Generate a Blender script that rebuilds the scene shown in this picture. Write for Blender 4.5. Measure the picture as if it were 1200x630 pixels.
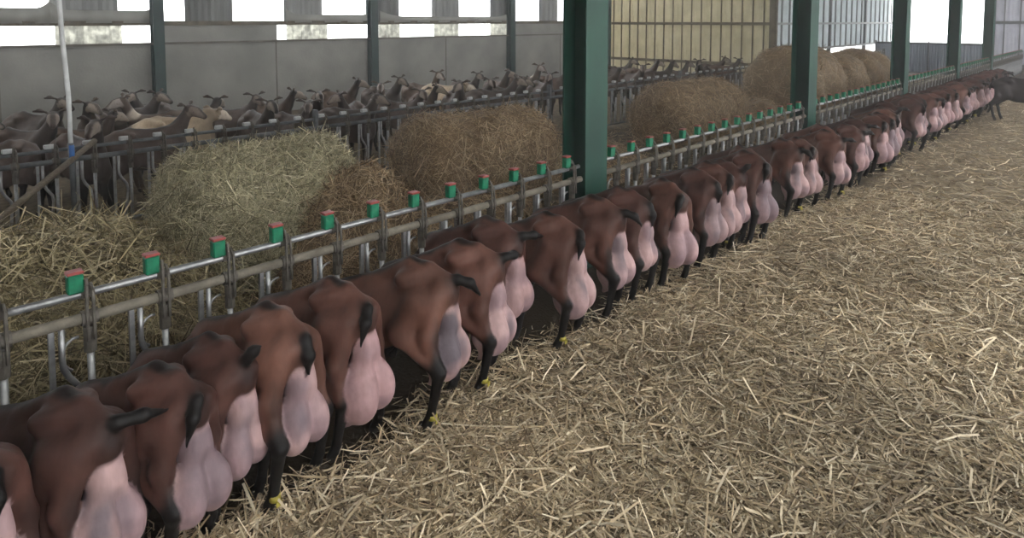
import bpy, bmesh, math, random
import numpy as np
from mathutils import Vector, Matrix

for o in list(bpy.data.objects):
    bpy.data.objects.remove(o)
scene = bpy.context.scene
C = scene.collection

# ------------------------------------------------------------------ camera
# world: +X runs along the feed fence, +Y from the straw pen towards the far wall, Z up
F_PX, PHI, PITCH, CAM_H = 760.0, math.radians(44.25), math.radians(3.9), 2.08
cam_data = bpy.data.cameras.new('camera')
cam = bpy.data.objects.new('camera', cam_data)
C.objects.link(cam)
cam_data.sensor_width = 36.0
cam_data.sensor_fit = 'HORIZONTAL'
cam_data.lens = 36.0 * F_PX / 1200.0
cam_data.shift_y = -(291.0 - F_PX * math.tan(PITCH)) / 1200.0
cam_data.clip_end = 300
cam.location = (0, 0, CAM_H)
cam.rotation_euler = (math.pi / 2 - PITCH, 0, PHI - math.pi / 2)
scene.camera = cam

# ------------------------------------------------------------------ world, exposure
w = bpy.data.worlds.new('overcast_sky')
scene.world = w
w.use_nodes = True
bg = w.node_tree.nodes['Background']
bg.inputs[0].default_value = (0.98, 0.985, 1.0, 1)
bg.inputs[1].default_value = 3.3
scene.view_settings.view_transform = 'Standard'
scene.view_settings.look = 'None'
scene.view_settings.gamma = 1.0
scene.view_settings.use_curve_mapping = False
scene.view_settings.exposure = 0.75
scene.cycles.max_bounces = 8
scene.cycles.diffuse_bounces = 4
scene.cycles.transparent_max_bounces = 8

# ------------------------------------------------------------------ materials
MATS = {}
def nodes_of(name):
    m = bpy.data.materials.new(name)
    m.use_nodes = True
    nt = m.node_tree
    return m, nt, nt.nodes['Principled BSDF']

def link(nt, a, b):
    nt.links.new(a, b)

def mat_noise(name, c1, c2, scale=8.0, rough=0.8, metal=0.0, bump=0.2, bscale=40.0, stretch=(1, 1, 1), detail=6.0, c3=None, spec=0.3):
    m, nt, p = nodes_of(name)
    tc = nt.nodes.new('ShaderNodeTexCoord')
    mp = nt.nodes.new('ShaderNodeMapping')
    mp.inputs['Scale'].default_value = stretch
    link(nt, tc.outputs['Object'], mp.inputs['Vector'])
    n = nt.nodes.new('ShaderNodeTexNoise')
    n.inputs['Scale'].default_value = scale
    n.inputs['Detail'].default_value = detail
    link(nt, mp.outputs[0], n.inputs['Vector'])
    r = nt.nodes.new('ShaderNodeValToRGB')
    r.color_ramp.elements[0].position = 0.32
    r.color_ramp.elements[1].position = 0.68
    r.color_ramp.elements[0].color = (*c1, 1)
    r.color_ramp.elements[1].color = (*c2, 1)
    if c3:
        e = r.color_ramp.elements.new(0.5)
        e.color = (*c3, 1)
    link(nt, n.outputs['Fac'], r.inputs[0])
    link(nt, r.outputs[0], p.inputs['Base Color'])
    p.inputs['Roughness'].default_value = rough
    p.inputs['Metallic'].default_value = metal
    p.inputs['Specular IOR Level'].default_value = spec
    if bump:
        n2 = nt.nodes.new('ShaderNodeTexNoise')
        n2.inputs['Scale'].default_value = bscale
        n2.inputs['Detail'].default_value = 5
        link(nt, mp.outputs[0], n2.inputs['Vector'])
        b = nt.nodes.new('ShaderNodeBump')
        b.inputs['Strength'].default_value = bump
        b.inputs['Distance'].default_value = 0.02
        link(nt, n2.outputs['Fac'], b.inputs['Height'])
        link(nt, b.outputs[0], p.inputs['Normal'])
    MATS[name] = m
    return m

def mat_attr(name, rough=0.7, nscale=60.0, nstrength=0.35, stretch=(1, 1, 1), bump=0.25, sheen=0.0, spec=0.25, translucent=0.0):
    """colour comes from the mesh's 'col' attribute (coat pattern / straw hue), varied by fine noise"""
    m, nt, p = nodes_of(name)
    at = nt.nodes.new('ShaderNodeAttribute')
    at.attribute_name = 'col'
    tc = nt.nodes.new('ShaderNodeTexCoord')
    mp = nt.nodes.new('ShaderNodeMapping')
    mp.inputs['Scale'].default_value = stretch
    link(nt, tc.outputs['Object'], mp.inputs['Vector'])
    n = nt.nodes.new('ShaderNodeTexNoise')
    n.inputs['Scale'].default_value = nscale
    n.inputs['Detail'].default_value = 4
    link(nt, mp.outputs[0], n.inputs['Vector'])
    mr = nt.nodes.new('ShaderNodeMapRange')
    mr.inputs['To Min'].default_value = 1 - nstrength
    mr.inputs['To Max'].default_value = 1 + nstrength
    link(nt, n.outputs['Fac'], mr.inputs['Value'])
    mx = nt.nodes.new('ShaderNodeVectorMath')
    mx.operation = 'SCALE'
    link(nt, at.outputs['Color'], mx.inputs[0])
    link(nt, mr.outputs[0], mx.inputs['Scale'])
    link(nt, mx.outputs[0], p.inputs['Base Color'])
    p.inputs['Roughness'].default_value = rough
    p.inputs['Specular IOR Level'].default_value = spec
    if sheen:
        p.inputs['Sheen Weight'].default_value = sheen
        p.inputs['Sheen Roughness'].default_value = 0.5
    if bump:
        b = nt.nodes.new('ShaderNodeBump')
        b.inputs['Strength'].default_value = bump
        b.inputs['Distance'].default_value = 0.01
        link(nt, n.outputs['Fac'], b.inputs['Height'])
        link(nt, b.outputs[0], p.inputs['Normal'])
    MATS[name] = m
    return m

def mat_translucent(name, col, amount=0.6, c2=None, scale=3.0):
    m, nt, p = nodes_of(name)
    out = nt.nodes['Material Output']
    tc = nt.nodes.new('ShaderNodeTexCoord')
    n = nt.nodes.new('ShaderNodeTexNoise')
    n.inputs['Scale'].default_value = scale
    n.inputs['Detail'].default_value = 5
    link(nt, tc.outputs['Object'], n.inputs['Vector'])
    r = nt.nodes.new('ShaderNodeValToRGB')
    r.color_ramp.elements[0].position = 0.35
    r.color_ramp.elements[1].position = 0.65
    r.color_ramp.elements[0].color = (*(c2 or tuple(c * 0.8 for c in col)), 1)
    r.color_ramp.elements[1].color = (*col, 1)
    link(nt, n.outputs['Fac'], r.inputs[0])
    link(nt, r.outputs[0], p.inputs['Base Color'])
    p.inputs['Roughness'].default_value = 0.55
    t = nt.nodes.new('ShaderNodeBsdfTranslucent')
    link(nt, r.outputs[0], t.inputs[0])
    mx = nt.nodes.new('ShaderNodeMixShader')
    mx.inputs[0].default_value = amount
    link(nt, p.outputs[0], mx.inputs[1])
    link(nt, t.outputs[0], mx.inputs[2])
    link(nt, mx.outputs[0], out.inputs[0])
    MATS[name] = m
    return m

mat_noise('concrete', (.20, .20, .185), (.30, .295, .27), 1.2, .9, 0, .25, 25)
mat_noise('concrete_dark', (.10, .09, .08), (.18, .165, .14), 2.0, .95, 0, .3, 30)
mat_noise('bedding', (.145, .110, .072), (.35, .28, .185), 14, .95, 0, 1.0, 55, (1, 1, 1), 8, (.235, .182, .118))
def paint_goat_shade(m):  # shade beneath the packed feeding goats, painted into the bedding colour
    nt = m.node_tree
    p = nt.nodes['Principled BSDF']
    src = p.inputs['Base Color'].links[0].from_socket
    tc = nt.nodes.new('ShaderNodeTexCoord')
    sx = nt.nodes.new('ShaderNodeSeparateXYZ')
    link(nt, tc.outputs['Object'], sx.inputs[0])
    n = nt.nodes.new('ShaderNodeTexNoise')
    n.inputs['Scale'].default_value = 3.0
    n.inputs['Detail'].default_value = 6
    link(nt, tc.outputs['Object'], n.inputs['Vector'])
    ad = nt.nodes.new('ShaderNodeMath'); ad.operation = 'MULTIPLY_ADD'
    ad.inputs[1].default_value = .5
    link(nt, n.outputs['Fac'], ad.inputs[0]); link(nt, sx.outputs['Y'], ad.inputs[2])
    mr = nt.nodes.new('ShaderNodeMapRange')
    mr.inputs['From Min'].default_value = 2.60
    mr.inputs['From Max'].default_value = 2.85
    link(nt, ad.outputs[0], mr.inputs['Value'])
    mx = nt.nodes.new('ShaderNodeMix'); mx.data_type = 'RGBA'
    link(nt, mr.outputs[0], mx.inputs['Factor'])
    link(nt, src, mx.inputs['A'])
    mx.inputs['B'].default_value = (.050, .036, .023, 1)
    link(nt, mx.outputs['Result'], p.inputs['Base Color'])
paint_goat_shade(MATS['bedding'])
mat_noise('hay_floor', (.055, .042, .026), (.15, .115, .068), 10, .95, 0, 1.0, 50)
mat_noise('green_paint', (.007, .040, .028), (.013, .072, .048), 3.0, .55, 0, .05, 60, (1, 1, .4), 6, None, .4)
mat_noise('green_paint_dark', (.012, .030, .028), (.02, .05, .045), 3.0, .6, 0, .05, 60)
mat_noise('galvanised', (.24, .245, .25), (.40, .40, .40), 18, .40, .75, .05, 80)
mat_noise('dirty_pipe', (.13, .115, .09), (.24, .215, .17), 14, .75, .15, .25, 70)
mat_noise('dull_steel', (.07, .075, .08), (.15, .16, .165), 12, .6, .4, .1, 60)
mat_noise('grimy_steel', (.07, .062, .052), (.15, .135, .115), 20, .8, .2, .25, 70)
mat_noise('latch_green', (.005, .11, .055), (.012, .19, .095), 25, .45, 0, .05, 60)
mat_noise('latch_red', (.22, .035, .035), (.34, .08, .07), 25, .5, 0, .05, 60)
mat_noise('latch_glint', (.30, .31, .31), (.50, .51, .50), 25, .5, 0, .05, 60)  # highlights on the shiny far latch tops, painted as a pale colour
mat_noise('timber', (.10, .08, .055), (.19, .155, .11), 6, .85, 0, .3, 60, (1, 12, 12))
mat_noise('girt', (.085, .072, .052), (.15, .125, .09), 5, .8, 0, .1, 40)
mat_noise('steel_sheet', (.20, .205, .20), (.29, .295, .285), 2.0, .6, .2, .05, 30, (1, 1, .3))
mat_noise('steel_sheet_dark', (.11, .115, .115), (.19, .195, .19), 2.0, .65, .2, .05, 30, (1, 1, .3))
mat_noise('gate_sheet', (.22, .25, .29), (.30, .33, .38), 2.0, .6, .2, .05, 30, (1, 1, .3))
mat_noise('pale_pipe', (.55, .56, .55), (.75, .76, .75), 10, .5, 0, .03, 60)
mat_noise('blue_tape', (.03, .10, .30), (.05, .16, .42), 10, .5, 0, .03, 60)
mat_noise('yellow_plastic', (.24, .20, .03), (.36, .31, .05), 30, .5, 0, .05, 60)
mat_translucent('yellow_sheet', (.60, .56, .43), .6, (.50, .465, .345))
mat_translucent('pale_sheet', (.62, .66, .67), .6, (.52, .56, .56))
mat_translucent('whitish_sheet', (.50, .50, .53), .42, (.43, .43, .46))
mat_translucent('clear_strip', (.72, .72, .66), .6, (.40, .40, .37), 9)
mat_translucent('curtain', (.36, .36, .33), .14, (.28, .28, .25), 1.5)
mat_translucent('skylight_sheet', (.93, .93, .91), .9, (.86, .86, .83))
mat_attr('coat', .52, 45, .22, (1, 1, .5), .15, 0, .2)
mat_attr('straw', .6, 30, .25, (1, 1, 1), 0, 0, .3)

# ------------------------------------------------------------------ mesh helpers
def tag(o, label=None, cat=None, group=None, kind=None):
    if label: o['label'] = label
    if cat: o['category'] = cat
    if group: o['group'] = group
    if kind: o['kind'] = kind
    return o

def empty(name, loc=(0, 0, 0), rz=0.0):
    o = bpy.data.objects.new(name, None)
    o.empty_display_size = .1
    o.location = loc
    o.rotation_euler = (0, 0, rz)
    C.objects.link(o)
    return o

def obj(name, mesh, parent=None, loc=(0, 0, 0), rot=(0, 0, 0)):
    o = bpy.data.objects.new(name, mesh)
    C.objects.link(o)
    o.parent = parent
    o.location = loc
    o.rotation_euler = rot
    return o

def mesh_from(name, V, Fc, mat, smooth=False, col=None):
    me = bpy.data.meshes.new(name)
    me.from_pydata([tuple(v) for v in V], [], [tuple(f) for f in Fc])
    me.materials.append(MATS[mat])
    if smooth:
        me.polygons.foreach_set('use_smooth', np.ones(len(me.polygons), bool))
    if col is not None:
        set_col(me, col)
    me.update()
    return me

def set_col(me, col):
    a = me.color_attributes.new('col', 'FLOAT_COLOR', 'POINT')
    c4 = np.ones((len(col), 4), np.float32)
    c4[:, :3] = col
    a.data.foreach_set('color', c4.ravel())

def mesh_np(name, V, quads, mat, smooth=True, col=None):
    """fast quad mesh from numpy arrays"""
    me = bpy.data.meshes.new(name)
    nv, nf = len(V), len(quads)
    me.vertices.add(nv)
    me.vertices.foreach_set('co', np.ascontiguousarray(V, np.float32).ravel())
    me.loops.add(nf * 4)
    me.loops.foreach_set('vertex_index', np.ascontiguousarray(quads, np.int32).ravel())
    me.polygons.add(nf)
    me.polygons.foreach_set('loop_start', np.arange(0, nf * 4, 4, dtype=np.int32))
    me.polygons.foreach_set('loop_total', np.full(nf, 4, np.int32))
    me.update(calc_edges=True)
    me.polygons.foreach_set('use_smooth', np.full(nf, smooth, bool))
    me.materials.append(MATS[mat])
    if col is not None:
        set_col(me, col)
    return me

class MB:
    def __init__(self):
        self.v, self.f = [], []
    def box(self, x0, x1, y0, y1, z0, z1):
        b = len(self.v)
        self.v += [(x0, y0, z0), (x1, y0, z0), (x1, y1, z0), (x0, y1, z0), (x0, y0, z1), (x1, y0, z1), (x1, y1, z1), (x0, y1, z1)]
        self.f += [tuple(b + i for i in q) for q in ((0, 3, 2, 1), (4, 5, 6, 7), (0, 1, 5, 4), (1, 2, 6, 5), (2, 3, 7, 6), (3, 0, 4, 7))]
        return self
    def tube(self, pts, r, n=8, caps=True):
        pts = [Vector(p) for p in pts]
        rs = r if isinstance(r, (list, tuple)) else [r] * len(pts)
        b = len(self.v)
        up = Vector((0, 0, 1))
        t0 = (pts[1] - pts[0]).normalized()
        ref = up if abs(t0.dot(up)) < .9 else Vector((1, 0, 0))
        for i, p in enumerate(pts):
            t = (pts[min(i + 1, len(pts) - 1)] - pts[max(i - 1, 0)]).normalized()
            u = ref - t * ref.dot(t)
            u.normalize()
            ww = t.cross(u)
            ref = u
            for k in range(n):
                a = 2 * math.pi * k / n
                self.v.append(tuple(p + (u * math.cos(a) + ww * math.sin(a)) * rs[i]))
        for i in range(len(pts) - 1):
            for k in range(n):
                k2 = (k + 1) % n
                self.f.append((b + i * n + k, b + i * n + k2, b + (i + 1) * n + k2, b + (i + 1) * n + k))
        if caps:
            self.f.append(tuple(b + k for k in reversed(range(n))))
            e = b + (len(pts) - 1) * n
            self.f.append(tuple(e + k for k in range(n)))
        return self
    def build(self, name, mat, parent=None, loc=(0, 0, 0), smooth=False):
        return obj(name, self.mesh(name, mat, smooth), parent, loc)
    def mesh(self, name, mat, smooth=False):
        return mesh_from(name, self.v, self.f, mat, smooth)

def rbox(dx, dy, dz, bev):
    """bevelled box centred at origin -> MB"""
    bm = bmesh.new()
    bmesh.ops.create_cube(bm, size=1)
    bmesh.ops.scale(bm, vec=(dx, dy, dz), verts=bm.verts)
    bmesh.ops.bevel(bm, geom=list(bm.edges), offset=bev, segments=1, affect='EDGES')
    m = MB()
    bm.verts.ensure_lookup_table()
    m.v = [tuple(v.co) for v in bm.verts]
    m.f = [tuple(v.index for v in f.verts) for f in bm.faces]
    bm.free()
    return m

def vnoise(P, scale, seed=0):
    """cheap smooth 3-D value noise in -1..1, P (n,3)"""
    rs = np.random.RandomState(seed)
    T = rs.rand(32, 32, 32) * 2 - 1
    Q = np.asarray(P, np.float64) * scale + 100.37
    I = np.floor(Q).astype(int)
    f = Q - I
    f = f * f * (3 - 2 * f)
    r = 0
    for dx in (0, 1):
        for dy in (0, 1):
            for dz in (0, 1):
                wgt = (f[:, 0] if dx else 1 - f[:, 0]) * (f[:, 1] if dy else 1 - f[:, 1]) * (f[:, 2] if dz else 1 - f[:, 2])
                r = r + wgt * T[(I[:, 0] + dx) % 32, (I[:, 1] + dy) % 32, (I[:, 2] + dz) % 32]
    return r

ORD = ('first second third fourth fifth sixth seventh eighth ninth tenth eleventh twelfth thirteenth fourteenth fifteenth '
       'sixteenth seventeenth eighteenth nineteenth').split()
def ordinal(n):
    if n <= 19: return ORD[n - 1]
    tens = {2: 'twenty', 3: 'thirty', 4: 'forty', 5: 'fifty', 6: 'sixty', 7: 'seventy'}
    tenth = {2: 'twentieth', 3: 'thirtieth', 4: 'fortieth', 5: 'fiftieth', 6: 'sixtieth', 7: 'seventieth'}
    t, u = divmod(n, 10)
    return tenth[t] if u == 0 else tens[t] + '-' + ORD[u - 1]

# ------------------------------------------------------------------ layout of the barn
FENCE_Y, FAR_Y, WALL_Y, LIGHTWALL_Y = 3.35, 7.3, 14.1, 7.95
COL_X = [4.40 + 5.0 * i for i in range(5)]
END_X, YEL_X = 32.0, 19.45
PITCHW, TAG0 = 0.3115, 0.655

def ground_z(X, Y):
    P = np.stack([X, Y, np.zeros_like(X)], 1)
    return .035 * vnoise(P, .9, 3) + .018 * vnoise(P, 2.7, 4)

# floor of the straw pen: gently uneven
nx, ny = 150, 56
gx, gy = np.meshgrid(np.linspace(-4, 33, nx), np.linspace(-9, FENCE_Y, ny), indexing='ij')
GV = np.stack([gx.ravel(), gy.ravel(), ground_z(gx.ravel(), gy.ravel())], 1)
idx = np.arange(nx * ny).reshape(nx, ny)
GQ = np.stack([idx[:-1, :-1], idx[1:, :-1], idx[1:, 1:], idx[:-1, 1:]], -1).reshape(-1, 4)
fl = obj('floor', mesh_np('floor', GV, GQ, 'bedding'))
tag(fl, 'straw bedded floor of the near goat pen', 'floor', kind='structure')
fl = MB().box(-4, 33, FENCE_Y, WALL_Y + .2, -.12, 0).build('floor', 'hay_floor')
tag(fl, 'hay littered feed alley floor between the two feed fences', 'floor', kind='structure')

# far long wall: concrete below, sheets and daylight gaps above
wb = MB().box(-8, YEL_X + .1, WALL_Y, WALL_Y + .18, 0, 1.60).build('wall_back', 'concrete')
tag(wb, 'long grey concrete wall behind the far goats', 'wall', kind='structure')
for k in range(-3, 9):
    x = 4.3 + 2.5 * k
    if x < YEL_X - .3:
        MB().box(x - .012, x + .012, WALL_Y - .012, WALL_Y + .01, 0, 1.60).build('panel_joint', 'concrete_dark', wb)
rail = MB().box(-8, YEL_X, WALL_Y - .03, WALL_Y + .1, 1.98, 2.07)
rail.build('timber_rail', 'girt', wb)
sill = MB().box(-8, YEL_X, WALL_Y - .05, WALL_Y + .2, 1.60, 1.64)
sill.build('wall_cap', 'concrete_dark', wb)

def corrugated(x0, x1, z0, z1, y, amp=.02, per=.15, axis='x'):
    """standing corrugated sheet with real folds and thickness"""
    n = max(4, int((x1 - x0) / per * 4))
    V, Fc = [], []
    for i in range(n + 1):
        x = x0 + (x1 - x0) * i / n
        ph = (x / per) % 1.0
        o_ = amp * (1 if ph < .5 else -1)
        for z in (z0, z1):
            for t in (0, .004):
                V.append((x, y + o_ + t, z) if axis == 'x' else (y + o_ + t, x, z))
    for i in range(n):
        a, b = 4 * i, 4 * (i + 1)
        Fc += [(a, b, b + 2, a + 2), (a + 1, a + 3, b + 3, b + 1), (a, a + 1, b + 1, b), (a + 2, b + 2, b + 3, a + 3)]
    return V, Fc

def sheet(name, x0, x1, z0, z1, y, mat, parent, axis='x', amp=.02, per=.15):
    V, Fc = corrugated(x0, x1, z0, z1, y, amp, per, axis)
    return obj(name, mesh_from(name, V, Fc, mat), parent)

# strips under the rail (x ranges along the wall): clear corrugated pieces, solid pieces, rest is open daylight
def wx(px):          # station along the far wall of a spot seen at picture column px
    z = F_PX * WALL_Y / (math.cos(PHI) * (1340 - px))
    return (z - WALL_Y * math.sin(PHI)) / math.cos(PHI)
for a, b in ((66, 145), (338, 385), (445, 470), (510, 540), (576, 596)):
    sheet('clear_strip', wx(a), wx(b), 1.62, 2.0, WALL_Y + .08, 'clear_strip', wb, per=.22)
for a, b in ((192, 325), (602, 704)):
    MB().box(wx(a), wx(b), WALL_Y + .02, WALL_Y + .1, 1.62, 2.0).build('wall_board', 'concrete', wb)
# upper sheets between the daylight gaps
up_solid = [(-500, -2), (60, 140), (218, 275), (335, 380), (430, 470), (508, 540), (576, 602), (633, 655), (672, 706)]
for i, (a, b) in enumerate(up_solid):
    sheet('cladding_sheet', max(-8, wx(a)), wx(b), 2.05, 4.4, WALL_Y + .06, 'steel_sheet' if i % 2 else 'steel_sheet_dark', wb, per=.25)
# windproof curtains hanging behind the sheets in some bays, leaving the light gaps above them
def curtain(a, b, zt):
    x0, x1 = wx(a), wx(b)
    n = 40
    V, Fc = [], []
    for i in range(n + 1):
        x = x0 + (x1 - x0) * i / n
        y = WALL_Y - .04 + .025 * math.sin(x * 9) + .012 * math.sin(x * 23)
        u = min(i, n - i) / n
        z1 = zt + .14 * max(0, 1 - u / .16) ** 2
        V += [(x, y, 2.03), (x, y, z1), (x, y + .012, 2.03), (x, y + .012, z1)]
    for i in range(n):
        p, q = 4 * i, 4 * i + 4
        Fc += [(p, q, q + 1, p + 1), (p + 2, p + 3, q + 3, q + 2), (p + 1, q + 1, q + 3, p + 3), (p, p + 2, q + 2, q)]
    obj('wind_curtain', mesh_from('wind_curtain', V, Fc, 'curtain', True), wb)
curtain(-60, 60, 2.30)
curtain(60, 186, 2.27)
curtain(335, 437, 2.22)
curtain(444, 598, 2.19)

# columns standing along the far wall
def h_column(name, x, y, wf, dp, h, mat, label, group, base=True):
    r = empty(name, (x, y, 0))
    t = .016
    MB().box(-wf / 2, wf / 2, -dp / 2, -dp / 2 + t, 0, h).build('flange', mat, r)
    MB().box(-wf / 2, wf / 2, dp / 2 - t, dp / 2, 0, h).build('flange', mat, r)
    MB().box(-.007, .007, -dp / 2 + t, dp / 2 - t, 0, h).build('web', mat, r)
    if base:
        MB().box(-wf / 2 - .05, wf / 2 + .05, -dp / 2 - .05, dp / 2 + .05, 0, .02).build('base_plate', mat, r)
        for sx in (-1, 1):
            for sy in (-1, 1):
                MB().tube([(sx * (wf / 2 + .02), sy * (dp / 2 + .025), .02), (sx * (wf / 2 + .02), sy * (dp / 2 + .025), .05)], .014, 6).build('bolt', 'dull_steel', r)
    tag(r, label, 'column', group)
    return r
for k, x in enumerate([4.3, 9.3, 14.3, 19.3]):
    h_column('wall_column', x, WALL_Y - .13, .2, .2, 4.4, 'green_paint_dark',
             'dark green steel column against the far wall, %s from left' % ORD[k], 'columns along the far wall', False)

# pen end wall of yellowish sheets, perpendicular to the fence
wf_ = MB().box(YEL_X - .02, YEL_X + .1, LIGHTWALL_Y, WALL_Y, 0, .34).build('wall_far', 'concrete_dark')
tag(wf_, 'end wall of yellowish ribbed sheets behind the far pen', 'wall', kind='structure')
seam = .345
y = LIGHTWALL_Y
while y < WALL_Y - .05:
    y1 = min(y + seam, WALL_Y)
    sheet('sheet_panel', y, y1 - .012, .34, 4.4, YEL_X + .03, 'yellow_sheet', wf_, axis='y', amp=.005, per=.085)
    MB().box(YEL_X - .012, YEL_X + .03, y1 - .022, y1 + .006, .34, 4.4).build('batten', 'girt', wf_)
    y = y1
for z in (.72, 1.98):
    MB().box(YEL_X - .06, YEL_X, LIGHTWALL_Y, WALL_Y, z - .045, z + .045).build('girt', 'girt', wf_)
MB().box(YEL_X - .16, YEL_X - .02, LIGHTWALL_Y - .1, LIGHTWALL_Y + .1, 0, 4.4).build('corner_post', 'girt', wf_)

# side wall of pale sheets beyond it, parallel to the fence, daylight gap at its foot
ws_ = MB().box(YEL_X, END_X, LIGHTWALL_Y, LIGHTWALL_Y + .12, 0, .72).build('wall_side', 'concrete_dark')
tag(ws_, 'side wall of pale ribbed sheets with a daylight gap at its foot', 'wall', kind='structure')
x = YEL_X
while x < END_X - .05:
    x1 = min(x + .6, END_X)
    sheet('sheet_panel', x, x1 - .014, 1.12, 4.4, LIGHTWALL_Y + .06, 'pale_sheet', ws_, amp=.006, per=.15)
    MB().box(x1 - .03, x1 + .01, LIGHTWALL_Y + .0, LIGHTWALL_Y + .05, 1.1, 4.4).build('batten', 'steel_sheet', ws_)
    x = x1
for z in (1.14, 1.98):
    MB().box(YEL_X, END_X, LIGHTWALL_Y - .04, LIGHTWALL_Y + .01, z - .035, z + .035).build('girt', 'steel_sheet', ws_)
for xx in (24.3, 28.3):
    MB().box(xx - .05, xx + .05, LIGHTWALL_Y - .02, LIGHTWALL_Y + .1, 0, 4.4).build('post', 'steel_sheet_dark', ws_)

# end wall with the wide open doorway of the feed alley
we = MB().box(END_X, END_X + .12, -9, 4.30, 0, .25).build('wall_end', 'concrete_dark')
tag(we, 'end wall of whitish ribbed sheets right of the open doorway', 'wall', kind='structure')
y = -9.0
while y < 4.25:
    y1 = min(y + .5, 4.30)
    sheet('sheet_panel', y, y1 - .014, .25, 4.4, END_X + .06, 'whitish_sheet', we, axis='y', amp=.006, per=.125)
    MB().box(END_X, END_X + .06, y1 - .03, y1 + .01, .25, 4.4).build('batten', 'steel_sheet_dark', we)
    y = y1
for z in (.3, 2.0):
    MB().box(END_X - .06, END_X, -9, 4.30, z - .06, z + .06).build('girt', 'steel_sheet_dark', we)
MB().box(END_X - .08, END_X + .12, 4.30, 4.48, 0, 4.4).build('door_post', 'steel_sheet_dark', we)

wr = MB().box(-4.3, -4.1, -9, WALL_Y + .2, 0, 1.6).build('wall_rear_blocker', 'concrete')  # out of view, added so light comes mainly from the open side
tag(wr, 'unseen barn wall added behind the viewer to cut light from the rear', 'wall', kind='structure')
for k in range(12):
    sheet('cladding_sheet', -9 + 1.93 * k, -9 + 1.93 * k + 1.92, 1.6, 4.44, -4.2, 'steel_sheet', wr, axis='y', per=.25)

# unseen roof: solid sheets, rooflight rows enlarged to brighten straw and far wall
roof_z = 4.45
rf = empty('ceiling')
tag(rf, 'barn roof of dark sheets with translucent rooflights enlarged to brighten the straw', 'ceiling', kind='structure')
for (y0, y1, lit) in ((-9, -6.6, 0), (-6.6, -4.6, 1), (-4.6, -1.8, 0), (-1.8, .6, 1), (.6, 9.2, 0), (9.2, 11.0, 1), (11.0, WALL_Y + .3, 0)):
    if lit:
        for k in range(9):
            xa = -4 + 4.11 * k
            MB().box(xa, xa + 2.9, y0, y1, roof_z, roof_z + .02).build('rooflight', 'skylight_sheet', rf)
            MB().box(xa + 2.9, xa + 4.11, y0, y1, roof_z, roof_z + .06).build('roof_sheet', 'steel_sheet', rf)
    else:
        MB().box(-4, END_X + .2, y0, y1, roof_z, roof_z + .06).build('roof_sheet', 'steel_sheet', rf)

# ------------------------------------------------------------------ green columns in the near fence
names = ['wide green steel column, nearest and largest, in the near feed fence',
         'green steel column second from left in the near feed fence',
         'green steel column third from left, beside the bright doorway',
         'slim looking green steel column fourth from left, inside the bright doorway',
         'farthest green steel column, right of the bright doorway by whitish sheets']
for k, x in enumerate(COL_X):
    h_column('steel_column', x, FENCE_Y + .06, .30, .25, 4.44, 'green_paint', names[k], 'green columns along the near fence')

# ------------------------------------------------------------------ feed fences
def strap_mesh():
    m = MB().tube([(-.012, -.052, .66), (-.014, -.054, .80), (-.010, -.046, .90), (-.004, -.020, .93), (0, .012, .915), (.004, .028, .86)], .0075, 6)
    m.tube([(.014, -.052, .66), (.012, -.054, .80), (.014, -.044, .88), (.012, -.015, .905), (.010, .020, .89), (.010, .028, .84)], .0075, 6)
    m.tube([(-.026, 0, .86), (.026, 0, .86)], .0235, 8)
    m.tube([(-.032, -.022, .757), (.032, -.022, .757)], .034, 10)
    m.tube([(0, -.022, .60), (0, -.022, .72)], .026, 8)
    return m.mesh('bracket', 'grimy_steel')
STRAP = strap_mesh()
LATCH = rbox(.062, .05, .085, .006).mesh('latch', 'latch_green')
LATCH_FAR = rbox(.085, .05, .04, .006).mesh('latch', 'latch_glint')
CAPM = rbox(.066, .055, .014, .004).mesh('latch_cap', 'latch_red')
POSTM = MB().tube([(0, -.022, .08), (0, -.022, .62)], .0155, 8).mesh('upright_bar', 'galvanised', True)
P2 = PITCHW * .55
STRAIGHT = MB().box(P2 - .016, P2 + .006, -.034, -.012, .09, .745).mesh('fixed_bar', 'galvanised')
LEVER = MB().tube([(P2 + .035, -.02, .745), (P2 + .033, -.02, .60), (P2 + .036, -.02, .555), (P2 + .055, -.02, .51),
                   (P2 + .10, -.02, .44), (P2 + .108, -.02, .38), (P2 + .09, -.02, .20), (P2 + .085, -.02, .10)], .013, 8).mesh('swing_lever', 'galvanised', True)
def hook_pts():
    r = []
    for k in range(9):
        a = math.radians(80 + 170 * k / 8)
        r.append((-.035 + .055 * math.cos(a), -.01, .60 + .075 * math.sin(a)))
    return r
HOOK = MB().tube(hook_pts(), .007, 6).mesh('spring_hook', 'galvanised', True)

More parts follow.
